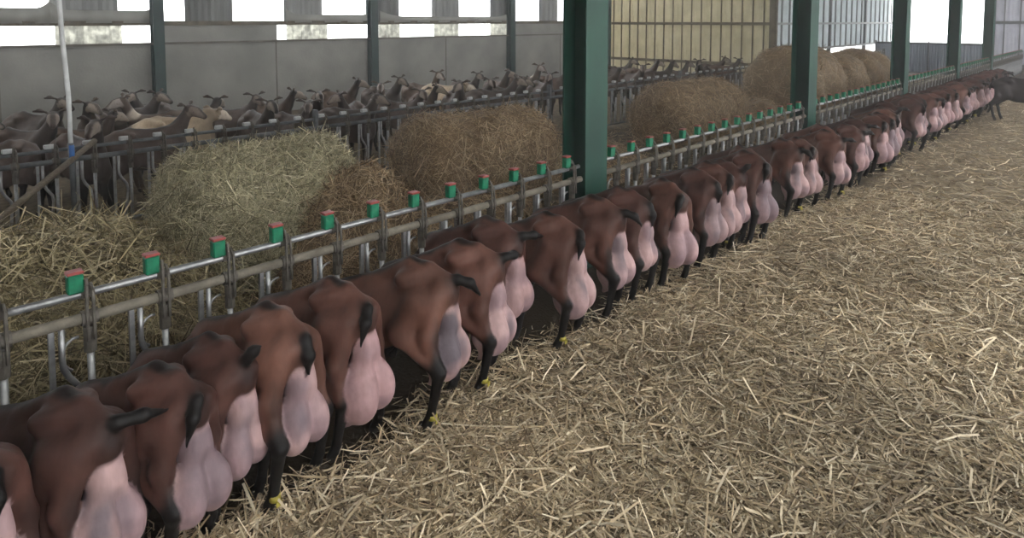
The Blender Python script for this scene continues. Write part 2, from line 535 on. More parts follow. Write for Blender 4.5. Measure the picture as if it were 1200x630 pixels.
def fence_section(name, x0, x1, yy, label, group, far=False, flip=1):
    r = empty(name, (x0, yy, 0))
    L = x1 - x0
    MB().tube([(0, 0, .86), (L, 0, .86)], .018, 10).build('upper_rail', 'dull_steel' if far else 'galvanised', r, smooth=True)
    MB().tube([(0, -.022, .757), (L, -.022, .757)], .025, 10).build('lower_rail', 'dull_steel' if far else 'dirty_pipe', r, smooth=True)
    MB().tube([(0, -.022, .085), (L, -.022, .085)], .02, 8).build('bottom_rail', 'dull_steel', r, smooth=True)
    i = math.ceil((x0 - TAG0 + .06) / PITCHW)
    while TAG0 + PITCHW * i < x1 - .06:
        lx = TAG0 + PITCHW * i - x0
        obj('bracket', STRAP, r, (lx + .045, 0, 0))
        la = obj('latch', LATCH_FAR if far else LATCH, r, (lx, 0, .90 if far else .916))
        if not far:
            obj('latch_cap', CAPM, la, (0, 0, .050))
        obj('upright_bar', POSTM, r, (lx + .045, 0, 0))
        if lx + PITCHW < L + .12:
            obj('fixed_bar', STRAIGHT, r, (lx + .045, 0, 0))
            obj('swing_lever', LEVER, r, (lx + .045, 0, 0))
        if not far:
            obj('spring_hook', HOOK, r, (lx + .03, 0, 0))
        i += 1
    tag(r, label, 'feed fence', group)
    return r
xs = [-.7] + COL_X + [END_X - .2]
seg_words = ['left of the nearest green column', 'between the first and second green columns', 'between the second and third green columns',
             'between the third and fourth green columns', 'between the fourth and last green columns', 'beyond the last green column']
for k in range(6):
    a, b = xs[k] + (.16 if k else 0), xs[k + 1] - .16
    if k == 0: a = -1.2
    fence_section('feed_fence', a, b, FENCE_Y, 'galvanised self-locking feed fence with green latches, section ' + seg_words[k], 'near feed fence sections')
fx = [-.4, 4.0, 8.4, 12.8, 17.2, 22.8, 28.4]
for k in range(6):
    fence_section('feed_fence', fx[k] + .02, fx[k + 1] - .02, FAR_Y,
                  'dark steel far feed fence across the hay alley, %s section from left' % ORD[k], 'far feed fence sections', True)
    for xx in ([fx[k]] + ([fx[-1]] if k == 5 else [])):
        p = MB().box(xx - .018, xx + .018, FAR_Y - .05, FAR_Y + .03, 0, .98).build('fence_post', 'dull_steel')
        n_ = fx.index(xx)
        tag(p, 'dark steel post joining far feed fence sections, %s from left' % ORD[n_], 'post', 'posts of the far feed fence')

# ------------------------------------------------------------------ goats: one continuous surface from a blended distance field
def seg(P, a, b, ra, rb):
    a = np.asarray(a, np.float32); b = np.asarray(b, np.float32)
    ab = b - a
    t = np.clip(((P - a) @ ab) / float(ab @ ab), 0, 1)
    d = P - a - t[..., None] * ab
    return np.sqrt((d * d).sum(-1)) - (ra + (rb - ra) * t)

def ell(P, c, r):
    q = (P - np.asarray(c, np.float32))
    r = np.asarray(r, np.float32)
    k0 = np.sqrt(((q / r) ** 2).sum(-1))
    k1 = np.sqrt(((q / (r * r)) ** 2).sum(-1)) + 1e-6
    return k0 * (k0 - 1) / k1

def smin(a, b, k):
    h = np.clip(.5 + .5 * (b - a) / k, 0, 1)
    return b + (a - b) * h - k * h * (1 - h)

def chain(P, pts, rs, k=.02):
    d = None
    for i in range(len(pts) - 1):
        s = seg(P, pts[i], pts[i + 1], rs[i], rs[i + 1])
        d = s if d is None else smin(d, s, k)
    return d

def goat_fields(P, p):
    """distance fields of the body, udder, tail, dark parts. local: +x head, +y left, z up, rump near x = -.1"""
    wd = p.get('width', 1.0)
    P0 = P
    sl = p.get('slope', 0.0)
    if sl:                                    # forehand lowered towards the manger
        P = P.copy()
        x_ = np.clip(P[..., 0] - .12, 0, .75)
        P[..., 2] += sl * x_ * x_ / (x_ + .12)
    D = ell(P, (.34, 0, .545), (.36, .146 * wd, .195))                              # barrel
    D = smin(D, ell(P, (.53, 0, .56), (.19, .122 * wd, .20)), .08)                  # chest
    D = smin(D, ell(P, (.04, 0, .655), (.18, .105, .115)), .07)                     # pelvis
    D = smin(D, chain(P, [(-.075, 0, .735), (.03, 0, .775), (.14, 0, .795), (.35, 0, .755), (.60, 0, .77)], [.030, .038, .036, .040, .050], .03), .06)
    for s in (-1, 1):
        D = smin(D, seg(P, (.08, s * .070, .755), (.15, s * .092, .742), .030, .034), .07)     # hook bones
        D = smin(D, seg(P, (-.095, s * .052, .700), (-.05, s * .06, .715), .026, .032), .035)   # pin bones
        D = -smin(-D, ell(P, (.25, s * .155, .690), (.085, .050, .065)), .07)                   # hollow flank
        D = -smin(-D, ell(P, (.01, s * .125, .735), (.060, .035, .040)), .06)                   # hollow beside the croup
    # shoulders, neck, head
    for s in (-1, 1):
        D = smin(D, seg(P, (.58, s * .075, .70), (.62, s * .10, .47), .055, .065), .05)
    nk = p['neck']
    N = chain(P, nk[0], nk[1], .03)
    D = smin(D, N, .06)
    hd = p['head']; H = chain(P, [hd[0], hd[1], hd[2]], [.055, .052, .032], .03)
    hv = np.asarray(hd[2]) - np.asarray(hd[0]); hv = hv / np.linalg.norm(hv)
    sd = np.cross(hv, (0, 0, 1)); sd = sd / np.linalg.norm(sd)
    h0 = np.asarray(hd[0])
    D = smin(D, H, .03)
    for s in (-1, 1):
        e0 = h0 + sd * s * .045 + np.array((0, 0, .03)) - hv * .02
        e1 = e0 + sd * s * .075 + np.array((0, 0, .02)) - hv * .02
        e2 = e0 + sd * s * .135 + np.array((0, 0, .005)) - hv * .035
        D = smin(D, chain(P, [e0, e1, e2], [.012, .022, .010], .01), .012)
        if p.get('horns'):
            g0 = h0 + sd * s * .025 + np.array((0, 0, .045))
            D = smin(D, chain(P, [g0, g0 + np.array((0, 0, .07)) - hv * .03 + sd * s * .01, g0 + np.array((0, 0, .11)) - hv * .10 + sd * s * .03], [.016, .012, .006], .01), .008)
    # legs
    P = P0
    G = None
    low = None
    st = p.get('stance', ((0, 0), (0, 0)))
    for s, (fx_, fy_) in zip((1, -1), st):
        hip = (.04, s * .085, .63)
        stf = (.135 + fx_ * .4, s * (.112 + fy_ * .4), .475)
        hok = (-.095 + fx_, s * (.124 + fy_), .315)
        fet = (-.050 + fx_, s * (.122 + fy_ * 1.2), .095)
        hof = (-.020 + fx_, s * (.122 + fy_ * 1.25), .022)
        g = seg(P, hip, stf, .088, .062)
        g = smin(g, seg(P, (-.055, s * .078, .665), (-.035 + fx_ * .3, s * (.124 + fy_ * .3), .48), .050, .044), .06)
        g = smin(g, seg(P, stf, hok, .060, .031), .045)
        g = smin(g, seg(P, (-.03 + fx_ * .3, s * (.124 + fy_ * .3), .47), hok, .038, .020), .04)
        l = chain(P, [hok, fet, hof], [.031, .022, .029], .015)
        g = smin(g, l, .02)
        G = g if G is None else np.minimum(G, g)
    for s in (1, -1):
        g = chain(P, [(.61, s * .095, .46 - sl * .36), (.60 - .05 * (sl > 0), s * .09, .285 - sl * .22), (.60, s * .09, .09), (.62, s * .09, .022)], [.062, .032, .020, .026], .025)
        G = np.minimum(G, g)
    D = smin(D, G, .035)
    # udder: two halves hanging from the escutcheon, with teats
    u = p.get('udder')
    if u:
        us, drop, asy, back = u['size'], u['drop'], u.get('asym', 0), u.get('back', 0)
        U = None
        for s in (1, -1):
            q = us * (1 + asy * s)
            cz = .375 - drop * .6 - asy * s * .04
            h_ = ell(P, (-.072 - back, s * .056 * q, cz - .035), (.104 * q, .068 * q, .112 * q))
            h_ = smin(h_, ell(P, (-.078 - back, s * .030, cz + .09), (.060, .036, .18)), .06)
            tz = cz - .125 * q
            h_ = smin(h_, chain(P, [(-.050 - back, s * .058 * q, tz + .02), (-.030 - back, s * .064 * q, tz - .020), (-.008 - back, s * .068 * q, tz - .045)],
                                [.030, .017, .012], .02), .03)
            U = h_ if U is None else smin(U, h_, .012)
        U = smin(U, seg(P, (-.088, 0, .655), (-.100 - back * .5, 0, .52), .018, .034), .05)
    else:
        U = np.full(P.shape[:-1], 9.0, np.float32)
    # tail
    T = chain(P, p['tail'], p.get('tail_r', [.020, .025, .025, .006]), .02)
    V_ = ell(P, (-.105, 0, .650), (.022, .020, .040))       # skin under the tail
    return D, U, T, V_

def goat_total(P, p):
    D, U, T, V_ = goat_fields(P, p)
    R = smin(smin(D, U, .008), V_, .012)
    return smin(R, T, .018)

def surface_nets(fn, lo, hi, h):
    ax = [np.arange(lo[i], hi[i] + h, h, dtype=np.float32) for i in range(3)]
    nx, ny, nz = map(len, ax)
    P = np.stack(np.meshgrid(*ax, indexing='ij'), -1)
    S = fn(P).astype(np.float32)
    ins = S < 0
    cnt = np.zeros((nx - 1, ny - 1, nz - 1), np.int16)
    acc = np.zeros((nx - 1, ny - 1, nz - 1, 3), np.float32)
    base = np.stack(np.meshgrid(np.arange(nx - 1), np.arange(ny - 1), np.arange(nz - 1), indexing='ij'), -1).astype(np.float32)
    def sub(o):
        return (slice(o[0], nx - 1 + o[0]), slice(o[1], ny - 1 + o[1]), slice(o[2], nz - 1 + o[2]))
    for d in range(3):
        o1, o2 = [(d + 1) % 3, (d + 2) % 3]
        for a in (0, 1):
            for b in (0, 1):
                A = [0, 0, 0]; A[o1] = a; A[o2] = b
                B = list(A); B[d] = 1
                s0, s1 = S[sub(A)], S[sub(B)]
                cr = (s0 < 0) != (s1 < 0)
                t = np.where(cr, s0 / np.where(cr, s0 - s1, 1), 0)
                cnt += cr
                pt = np.zeros_like(acc)
                pt[..., o1] = a; pt[..., o2] = b; pt[..., d] = t
                acc += pt * cr[..., None]
    act = cnt > 0
    vid = np.full(act.shape, -1, np.int64)
    vid[act] = np.arange(act.sum())
    Vt = (base[act] + acc[act] / cnt[act][:, None]) * h + np.array([ax[0][0], ax[1][0], ax[2][0]], np.float32)
    quads = []
    for d in range(3):
        o1, o2 = (d + 1) % 3, (d + 2) % 3
        sl0 = [slice(1, -1)] * 3; sl1 = [slice(1, -1)] * 3
        sl0[d] = slice(0, -1); sl1[d] = slice(1, None)
        a, b = ins[tuple(sl0)], ins[tuple(sl1)]
        cr = np.argwhere(a != b)
        if len(cr) == 0: continue
        flip = a[tuple(cr.T)]
        g = cr.copy()
        g[:, o1] += 1; g[:, o2] += 1
        def cell(da, db):
            c = g.copy(); c[:, o1] -= da; c[:, o2] -= db
            return vid[c[:, 0], c[:, 1], c[:, 2]]
        q = np.stack([cell(1, 1), cell(0, 1), cell(0, 0), cell(1, 0)], 1)
        q[~flip] = q[~flip][:, ::-1]
        quads.append(q)
    return Vt, np.concatenate(quads)

def goat_colours(V, p, seed):
    D, U, T, V_ = goat_fields(V.astype(np.float32), p)
    n = len(V)
    ho, hu = p.get('coat', (.150, .062, .042)), p.get('skin', (.40, .265, .26))
    nz1 = vnoise(V, 5, seed)[:, None]; nz2 = vnoise(V, 14, seed + 1)[:, None]
    col = np.array(ho)[None] * (1 + .40 * nz1 + .16 * nz2)
    x, y, z = V[:, 0:1], V[:, 1:2], V[:, 2:3]
    dark = np.array(p.get('dark', (.006, .005, .005)))[None]
    def mixin(c, w):
        nonlocal col
        w = np.clip(w, 0, 1)
        col = col * (1 - w) + c * w
    # lighter fawn on the inner thighs and belly edge
    mixin(np.array([[.24, .12, .075]]), np.clip((.10 - np.abs(y)) / .05, 0, 1) * np.clip((.56 - z) / .08, 0, 1) * np.clip((.10 - x) / .1, 0, 1) * .6)
    # black eel stripe along the spine, darker belly
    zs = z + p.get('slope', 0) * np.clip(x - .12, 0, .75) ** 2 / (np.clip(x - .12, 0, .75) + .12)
    top = np.clip((zs - .70) / .03, 0, 1)
    mixin(dark, top * np.clip((.040 + .014 * nz2 - np.abs(y)) / .02, 0, 1) * np.clip((x - .01 + .03 * nz2) / .05, 0, 1) * p.get('stripe', .95))
    mixin(dark, np.clip((x - .52) / .25 + .2 * nz1, 0, .45))
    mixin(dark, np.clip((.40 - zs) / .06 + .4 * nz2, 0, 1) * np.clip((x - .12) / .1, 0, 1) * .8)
    # black legs from the hock down, black back of the thigh
    mixin(dark, np.clip((.355 + .03 * nz1 + np.clip(-.06 - x, 0, .05) * 1.2 - z) / .05, 0, 1))
    mixin(dark, np.clip((-.055 - x) / .03, 0, 1) * np.clip((z - .33) / .05, 0, 1) * np.clip((.60 - z) / .1, 0, 1) * np.clip((.8 + nz1), 0, 1) * .85)
    mixin(dark, np.exp(-(((x + .10) / .05) ** 2 + (y / .055) ** 2 + ((z - .68) / .085) ** 2)) * 1.15)
    # udder skin
    wu = np.clip((D - U)[:, None] / .012 + .5, 0, 1) * (U[:, None] < .03)
    skin = np.array(hu)[None] * (1 + .22 * nz1 + .14 * nz2 + .10 * vnoise(V, 34, seed + 2)[:, None])
    wb_ = np.clip(.15 + 1.1 * vnoise(V, 9, seed + 3)[:, None] + .5 * nz2, 0, .65)
    skin = skin * (1 - wb_) + np.array([[.205, .140, .160]]) * wb_
    u = p.get('udder')
    if u and u.get('patch'):
        for (py, pz, pr, ps) in u['patch']:
            wp = np.clip((pr * 1.35 - np.sqrt((y - py) ** 2 + ((z - pz) * .5) ** 2) + .05 * nz2 + .04 * nz1) / .075, 0, 1) * ps * .95
            skin = skin * (1 - wp) + np.array([[.075, .066, .080]]) * wp
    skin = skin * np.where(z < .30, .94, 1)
    mixin(skin, wu)
    mixin(np.array([[.34, .22, .21]]), np.clip((.006 - V_[:, None]) / .006, 0, 1) * .8)
    wt = np.clip((.008 - T[:, None]) / .006, 0, 1)
    mixin(dark, wt * np.clip(.35 + np.clip(((-.10 - x) / .04), 0, 1), 0, 1))
    # hooves
    mixin(np.array([[.03, .025, .022]]), np.clip((.045 - z) / .01, 0, 1))
    # face
    h0 = np.asarray(p['head'][0])[None]; h2 = np.asarray(p['head'][2])[None]
    t = ((V - h0) @ (h2 - h0)[0]) / float(((h2 - h0) ** 2).sum())
    near = np.sqrt((((V - h0) - np.clip(t, 0, 1)[:, None] * (h2 - h0)) ** 2).sum(1))
    if p.get('face'):
        sd = np.cross((h2 - h0)[0], (0, 0, 1)); sd = sd / np.linalg.norm(sd)
        lat = np.abs((V - h0) @ sd)
        wf2 = np.clip((.085 - near) / .02, 0, 1) * np.clip((lat - .022) / .01, 0, 1) * (t > .1) * (lat < .058)
        mixin(np.array(p['face'])[None], wf2[:, None])
        wn = np.clip((.075 - near) / .02, 0, 1) * np.clip((lat - .015) / .02, 0, 1) * (lat > .058)
        mixin(np.array(p['face'])[None], wn[:, None] * .6)
    if p.get('patches'):
        for (c, r, cc) in p['patches']:
            wp = np.clip((r - np.sqrt(((V - np.array(c)[None]) ** 2).sum(1)) + .06 * vnoise(V, 7, seed + 5)) / .03, 0, 1)
            mixin(np.array(cc)[None], wp[:, None])
    return np.clip(col, .004, .9)

TAILS = {
    'down': [(-.075, 0, .735), (-.118, .004, .722), (-.150, .010, .660), (-.148, .014, .575)],
    'right': [(-.075, 0, .735), (-.125, -.020, .742), (-.165, -.095, .735), (-.175, -.200, .700)],
    'left': [(-.075, 0, .735), (-.122, .022, .732), (-.155, .070, .690), (-.150, .105, .590)],
    'up': [(-.075, 0, .735), (-.115, .0, .765), (-.150, -.010, .805), (-.185, -.02, .835)],
    'back': [(-.075, 0, .735), (-.130, -.012, .742), (-.190, -.040, .720), (-.240, -.075, .640)],
}
NECK_DOWN = ([(.58, 0, .66), (.74, 0, .60), (.90, 0, .50)], [.105, .078, .062])
HEAD_DOWN = [(.92, 0, .47), (.99, 0, .40), (1.05, 0, .31)]
NECK_FLAT = ([(.58, 0, .66), (.74, 0, .62), (.90, 0, .58)], [.105, .078, .062])
HEAD_FLAT = [(.93, 0, .56), (1.00, 0, .49), (1.08, 0, .42)]

def make_goat_mesh(p, seed, h):
    pts = [*p['neck'][0], *p['head'], *p['tail'], (-.30, -.20, 0), (.7, .20, .84), (0, -.24, 0), (0, .24, 0)]
    lo = np.min(np.array(pts), 0) - .06; hi = np.max(np.array(pts), 0) + .07
    if p.get('up'):
        lo[1] -= .10; hi[1] += .10; hi[2] += .12
    lo[2] = -.03
    V, Q = surface_nets(lambda P: goat_total(P, p), lo, hi, h)
    col = goat_colours(V.astype(np.float64), p, seed)
    return mesh_np('goat', V, Q, 'coat', True, col)

BAND = MB().tube([(0, 0, -.012), (0, 0, .012)], .0245, 10).mesh('leg_band', 'yellow_plastic', True)
BAND_FLAP = MB().box(-.028, -.024, -.014, .014, -.030, -.008).mesh('band_flap', 'yellow_plastic')

def add_band(g, p, s):
    st = p.get('stance', ((0, 0), (0, 0)))
    fx_, fy_ = st[0] if s > 0 else st[1]
    b = obj('leg_band', BAND, g, (-.058 + fx_, s * (.122 + fy_ * 1.2), .085))
    obj('band_flap', BAND_FLAP, b)

rnd = random.Random(11)
def feed_goat(tail, size=1.0, drop=0, asym=0, patch=None, coat=None, stance=((0, 0), (0, 0)), width=1.0, back=0, skin=None, flat=False):
    p = dict(neck=NECK_FLAT, head=HEAD_FLAT, tail=TAILS[tail], stance=stance, width=width, slope=.46,
             udder=dict(size=size, drop=drop, asym=asym, patch=patch, back=back))
    if coat: p['coat'] = coat
    if skin: p['skin'] = skin
    return p

B1, B2, B3, B4 = (.100, .046, .035), (.074, .034, .027), (.128, .060, .044), (.054, .026, .021)
# the near goats one by one: rump station along the fence, parameters, label
NEAR = [
    (.30, 2.46, feed_goat('down', .95, 0, 0, None, B2), 'brown feeding goat cut off by the left picture edge at the bottom', 0),
    (.63, 2.50, feed_goat('right', 1.08, .02, .04, [(.06, .42, .07, .85)], B4, ((.02, .0), (.0, .0))), 'dark brown feeding goat with grey-pink udder and tail swung sideways, second from left', 0),
    (.93, 2.50, feed_goat('left', 1.10, .03, -.03, [(.0, .46, .10, .55)], B2, ((0, .0), (.03, 0))), 'feeding goat with long greyish udder, third from left in the row', 0),
    (1.16, 2.60, feed_goat('up', .95, .0, .05, [(.02, .5, .05, .6)], B2, ((.02, 0), (0, 0)), .95), 'feeding goat with black raised tail, fourth from left in the row', 0),
    (1.40, 2.56, feed_goat('down', 1.0, .01, .0, [(.05, .45, .05, .7)], B3, ((-.02, .02), (.02, .02))), 'feeding goat with forked pale udder and black hind leg, fifth from left', 1),
    (1.75, 2.60, feed_goat('left', 1.16, .04, .02, None, B1, ((.03, .01), (0, .01)), 1.0, .01, (.38,.235,.24)), 'feeding goat with large smooth pink udder, sixth from left', 0),
    (2.20, 2.52, feed_goat('back', 1.05, .0, .0, [(.055, .46, .075, .9)], B3, ((-.01, .03), (.02, .06)), 1.0, 0, (.38,.25,.235)), 'reddish feeding goat with wide stance, udder half grey and half pink, seventh from left', 1),
    (2.58, 2.56, feed_goat('right', 1.12, .03, -.02, [(.0, .33, .03, .7)], B1, ((0, 0), (.02, .02)), .95), 'feeding goat with round pink udder darker at its tip, eighth from left', 1),
    (2.92, 2.72, feed_goat('right', 1.06, -.02, .0, None, B2, ((.0, 0), (.02, 0)), .95, 0, (.37,.235,.23)), 'feeding goat with plain pink two-lobed udder, ninth from left', 0),
    (3.27, 2.52, feed_goat('left', 1.15, .03, .03, [(.07, .45, .06, .85)], B1, ((0, .01), (0, .02)), 1.0, .01), 'feeding goat with grey-backed pink udder in front of the nearest green column', 1),
    (3.80, 2.56, feed_goat('back', 1.12, .02, .0, [(.05, .50, .06, .8)], B1, ((-.03, 0), (.02, 0))), 'feeding goat just right of the nearest green column, udder grey at the top', 0),
    (4.14, 2.56, feed_goat('down', .90, .0, .0, [(.0, .5, .05, .5)], B2, ((0, 0), (-.03, 0)), .93), 'dark tailed feeding goat with narrow udder, twelfth from left', 0),
    (4.62, 2.52, feed_goat('left', 1.20, .05, .02, None, B1, ((-.02, .02), (.02, 0)), 1.0, .01, (.40,.26,.26)), 'feeding goat with very large pale pink udder, thirteenth from left', 0),
    (5.14, 2.52, feed_goat('down', 1.12, .02, .0, [(.02, .44, .10, .6)], B2, ((0, 0), (.02, 0))), 'feeding goat with swollen greyish udder, fourteenth from left', 0),
]
near_meshes = []
goats_group = 'brown goats feeding in the long row'
used = set()
def lead_at(X):                               # near goats stand slanted one way, farther ones the other
    return max(-.28, .34 - .16 * max(0, X - 2.6))
def place_feed_goat(mesh, p, X, Y, label, band, sc=1.0, lead=None):
    X -= .10
    if lead is None: lead = lead_at(X)
    # the neck goes through the nearest free gap of the fence
    best = None
    for i in range(-4, 110):
        c = TAG0 + PITCHW * i + .045 + PITCHW * .27
        if i in used or any(abs(c - cx) < .35 for cx in COL_X): continue
        if best is None or abs(c - X + lead) < abs(best[1] - X + lead): best = (i, c)
    used.add(best[0])
    return put_feed_goat(mesh, p, X, Y, best[1], label, band, sc)

def put_feed_goat(mesh, p, X, Y, gap, label, band, sc=1.0):
    yaw = -math.atan2(gap - X, .87)
    yaw = max(-.40, min(.58, yaw))
    g = obj('goat', mesh, None, (X, Y + .1, 0), (0, 0, math.pi / 2 + yaw))
    g.scale = (sc, sc, sc)
    gz = float(ground_z(np.array([X]), np.array([Y]))[0])
    g.location.z = gz - .012
    tag(g, label, 'goat', goats_group)
    if band:
        add_band(g, p, 1 if band > 0 else -1)
    return g
for k, (X, Y, p, label, band) in enumerate(NEAR):
    me = make_goat_mesh(p, 100 + 7 * k, .0115 if k < 10 else .013)
    near_meshes.append((me, p))
    place_feed_goat(me, p, X, Y, label, band, (1, .94, .92, .92)[k] if k < 4 else 1.0, .44 if k < 4 else None)
k = len(NEAR)
last_v = 0
for i in range(max(used) + 1, 68):
    c = TAG0 + PITCHW * i + .045 + PITCHW * .27
    if any(abs(c - cx) < .35 for cx in COL_X): continue
    if rnd.random() < (.14 if c < 8 else .03): continue
    k += 1
    v = rnd.choice([q for q in range(1, len(near_meshes)) if q != last_v])
    last_v = v
    me, p = near_meshes[v]
    X = c
    for _ in range(30): X = .5 * X + .5 * (c + lead_at(X))
    X += rnd.uniform(-.03, .03)
    for cx in COL_X:                          # close up in front of the columns
        if abs(c - cx) < .85: X += (.17 if abs(c - cx) < .56 else .07) * (1 if c < cx else -1)
    where = 'left' if k < 30 else 'the left end'
    put_feed_goat(me, p, X, 2.50 + rnd.choice((-.05, 0, .03, .06, .12)), c,
                  'brown feeding goat with pink udder, %s from %s in the long row' % (ordinal(k), where),
                  rnd.choice((0, 1, -1, 0)), rnd.uniform(.95, 1.04))

# ------------------------------------------------------------------ goats standing with raised heads in the far pen, and the loose one
def stand_goat(turn, coat, face, horns=False, neck_h=1.0, dark=(.014, .013, .013), patches=None, stripe=.8):
    c, s = math.cos(turn), math.sin(turn)
    top = (.74, .02 * s, .66 + .28 * neck_h)
    nk = ([(.56, 0, .64), (.66, 0, .80), top], [.105, .075, .055])
    h0 = (top[0] + .02 * c, top[1] + .02 * s, top[2] + .035)
    hd = [h0, (h0[0] + .075 * c, h0[1] + .075 * s, h0[2] - .03), (h0[0] + .165 * c, h0[1] + .165 * s, h0[2] - .085)]
    return dict(neck=nk, head=hd, tail=TAILS['down'], coat=coat, face=face, horns=horns, dark=dark, patches=patches, up=True, stripe=stripe)
GREYB = (.075, .055, .045)
SV = [
    stand_goat(0.0, GREYB, (.24, .20, .165)),
    stand_goat(.9, (.10, .065, .048), (.28, .235, .19)),
    stand_goat(-.8, (.085, .06, .05), (.22, .18, .15), False),
    stand_goat(.3, (.46, .36, .25), (.60, .52, .43), False, .4, (.10, .07, .05), [((.1, .1, .7), .16, (.55, .48, .38))], .4),
    stand_goat(-.2, (.11, .075, .055), (.34, .30, .27), False, 1.15, (.02, .018, .017), [((.64, .03, .82), .10, (.55, .48, .40))]),
]
SM = [make_goat_mesh(p, 900 + 11 * i, .0165) for i, p in enumerate(SV)]

def wpos(px, Y):
    z = F_PX * Y / (math.cos(PHI) * (1340 - px))
    return (z - Y * math.sin(PHI)) / math.cos(PHI)
# X, Y, variant, heading (0 = facing the feed alley)
far = []
rnd = random.Random(5)
spec = [(18, 9.2, 0, 1.3), (40, 9.0, 1, -.4), (75, 8.8, 2, .6), (112, 9.3, 1, .9), (134, 10.2, 0, -.8), (160, 9.4, 4, -1.4), (150, 8.4, 2, 1.6),
        (222, 8.35, 3, 1.5), (243, 9.3, 1, 1.4), (275, 9.4, 2, .9), (296, 8.5, 0, -.05), (328, 9.2, 1, .5), (352, 8.3, 2, .2), (375, 9.0, 0, -.3),
        (408, 9.8, 1, .4), (440, 9.2, 4, -.5), (452, 9.8, 0, .2), (475, 8.4, 2, .5), (503, 10.0, 4, .2), (509, 8.6, 1, -.2), (530, 9.0, 3, .3),
        (553, 10.0, 0, 0), (566, 8.8, 2, .4), (588, 9.4, 1, -.3), (604, 8.4, 0, .3), (622, 9.6, 4, .1), (640, 8.6, 2, -.4), (716, 8.7, 1, .4),
        (730, 9.8, 0, .2), (746, 8.5, 2, -.2), (760, 9.0, 1, .1), (778, 8.4, 0, 1.2), (800, 8.5, 2, 1.5), (822, 8.6, 0, -1.4), (842, 9.0, 2, .9), (858, 8.4, 1, .4),
        (95, 8.2, 2, .2), (183, 10.2, 0, .7), (390, 8.2, 2, -.9), (425, 8.3, 0, .6), (540, 8.2, 2, -.5), (580, 8.2, 0, .8), (655, 9.2, 1, .3), (20, 8.2, 2, -1.0), (55, 10.2, 0, .5)]
spec.sort(key=lambda s: s[0])
looks = ['dark grey-brown goat with raised head', 'brown goat with pale striped face', 'dark horned goat', 'pale tan goat', 'brown goat with whitish neck']
FG = []
for (px, Y, v, hd) in spec:                  # start from the withers, then push bodies clear of each other and of the fence
    X = wpos(px, Y)
    a_ = -math.pi / 2 + hd
    FG.append([X - .55 * math.cos(a_), Y - .55 * math.sin(a_), a_])
for it in range(60):
    for i in range(len(FG)):
        gi = FG[i]
        for j in range(i):
            gj = FG[j]
            for u_ in (0, .3, .6, .8):
                for w_ in (0, .3, .6, .8):
                    dx = gi[0] + u_ * math.cos(gi[2]) - gj[0] - w_ * math.cos(gj[2])
                    dy = gi[1] + u_ * math.sin(gi[2]) - gj[1] - w_ * math.sin(gj[2])
                    d_ = math.hypot(dx, dy)
                    if d_ < .36:
                        k_ = .25 * (.36 - d_) / max(d_, .02)
                        gi[0] += dx * k_; gi[1] += dy * k_
                        gj[0] -= dx * k_; gj[1] -= dy * k_
        low_y = min(gi[1] - .2, gi[1] + .95 * math.sin(gi[2]))
        if low_y < FAR_Y + .10: gi[1] += FAR_Y + .10 - low_y
def seen_at(gq):                              # left-to-right order of the heads as seen from the pen
    hx, hy = gq[0] + .8 * math.cos(gq[2]), gq[1] + .8 * math.sin(gq[2])
    return (hx * math.sin(PHI) - hy * math.cos(PHI)) / (hx * math.cos(PHI) + hy * math.sin(PHI))
order = sorted(range(len(FG)), key=lambda q: seen_at(FG[q]))
for n_, (px, Y, v, hd) in enumerate(spec):
    f = .96 + .1 * rnd.random() + (.14 if v == 3 else 0)
    g = obj('goat', SM[v], None, (FG[n_][0], FG[n_][1], 0), (0, 0, FG[n_][2]))
    g.scale = (f, f, f)
    tag(g, '%s behind the far feed fence, %s from left' % (looks[v], ordinal(order.index(n_) + 1)), 'goat', 'goats standing in the far pen')

g = obj('goat', make_goat_mesh(dict(neck=NECK_FLAT, head=HEAD_FLAT, tail=TAILS['down'], coat=(.024, .017, .016), dark=(.012, .011, .012),
                                    stance=((.06, 0), (-.05, 0))), 77, .016), None, (16.8, 2.10, 0), (0, 0, math.radians(-80)))
g.scale = (1.1, 1.1, 1.1)
tag(g, 'dark grey goat standing loose on the straw at the right picture edge', 'goat')

# ------------------------------------------------------------------ hay bales and loose hay
def strands(n, pos_fn, length, width, cols, seed, lift=.02, curl=.6, segs=2):
    """thin curved blades: pos_fn(n, rng) -> (points, normals)"""
    rg = np.random.RandomState(seed)
    P, N = pos_fn(n, rg)
    n = len(P)
    r = rg.normal(size=(n, 3))
    T = r - (r * N).sum(1, keepdims=True) * N * .80
    T /= np.linalg.norm(T, axis=1, keepdims=True)
    S = np.cross(T, N + .5 * rg.normal(size=(n, 3)))
    S /= np.linalg.norm(S, axis=1, keepdims=True) + 1e-6
    L = length * np.exp(np.clip(rg.normal(0, .42, n), -1, .75))[:, None]
    W = width * (.6 + .9 * rg.rand(n))[:, None]
    bend = np.cross(N, T) * (rg.normal(size=(n, 1)) * curl) + N * (rg.normal(size=(n, 1)) * curl * .4)
    base = P + N * (rg.rand(n, 1) * lift)
    V = np.zeros((n, (segs + 1) * 2, 3))
    for k in range(segs + 1):
        t = k / segs - .5
        c = base + T * L * t + bend * L * (t * t) * 1.2
        ww = W * (1 if k < segs else .6)
        V[:, 2 * k] = c - S * ww / 2
        V[:, 2 * k + 1] = c + S * ww / 2
    q0 = np.array([[2 * k, 2 * k + 1, 2 * k + 3, 2 * k + 2] for k in range(segs)])
    Q = (np.arange(n)[:, None, None] * ((segs + 1) * 2) + q0[None]).reshape(-1, 4)
    cols = np.array(cols)
    cc = cols[rg.randint(0, len(cols), n)] * (.7 + .6 * rg.rand(n, 1))
    colv = np.repeat(cc, (segs + 1) * 2, 0)
    return V.reshape(-1, 3), Q, colv

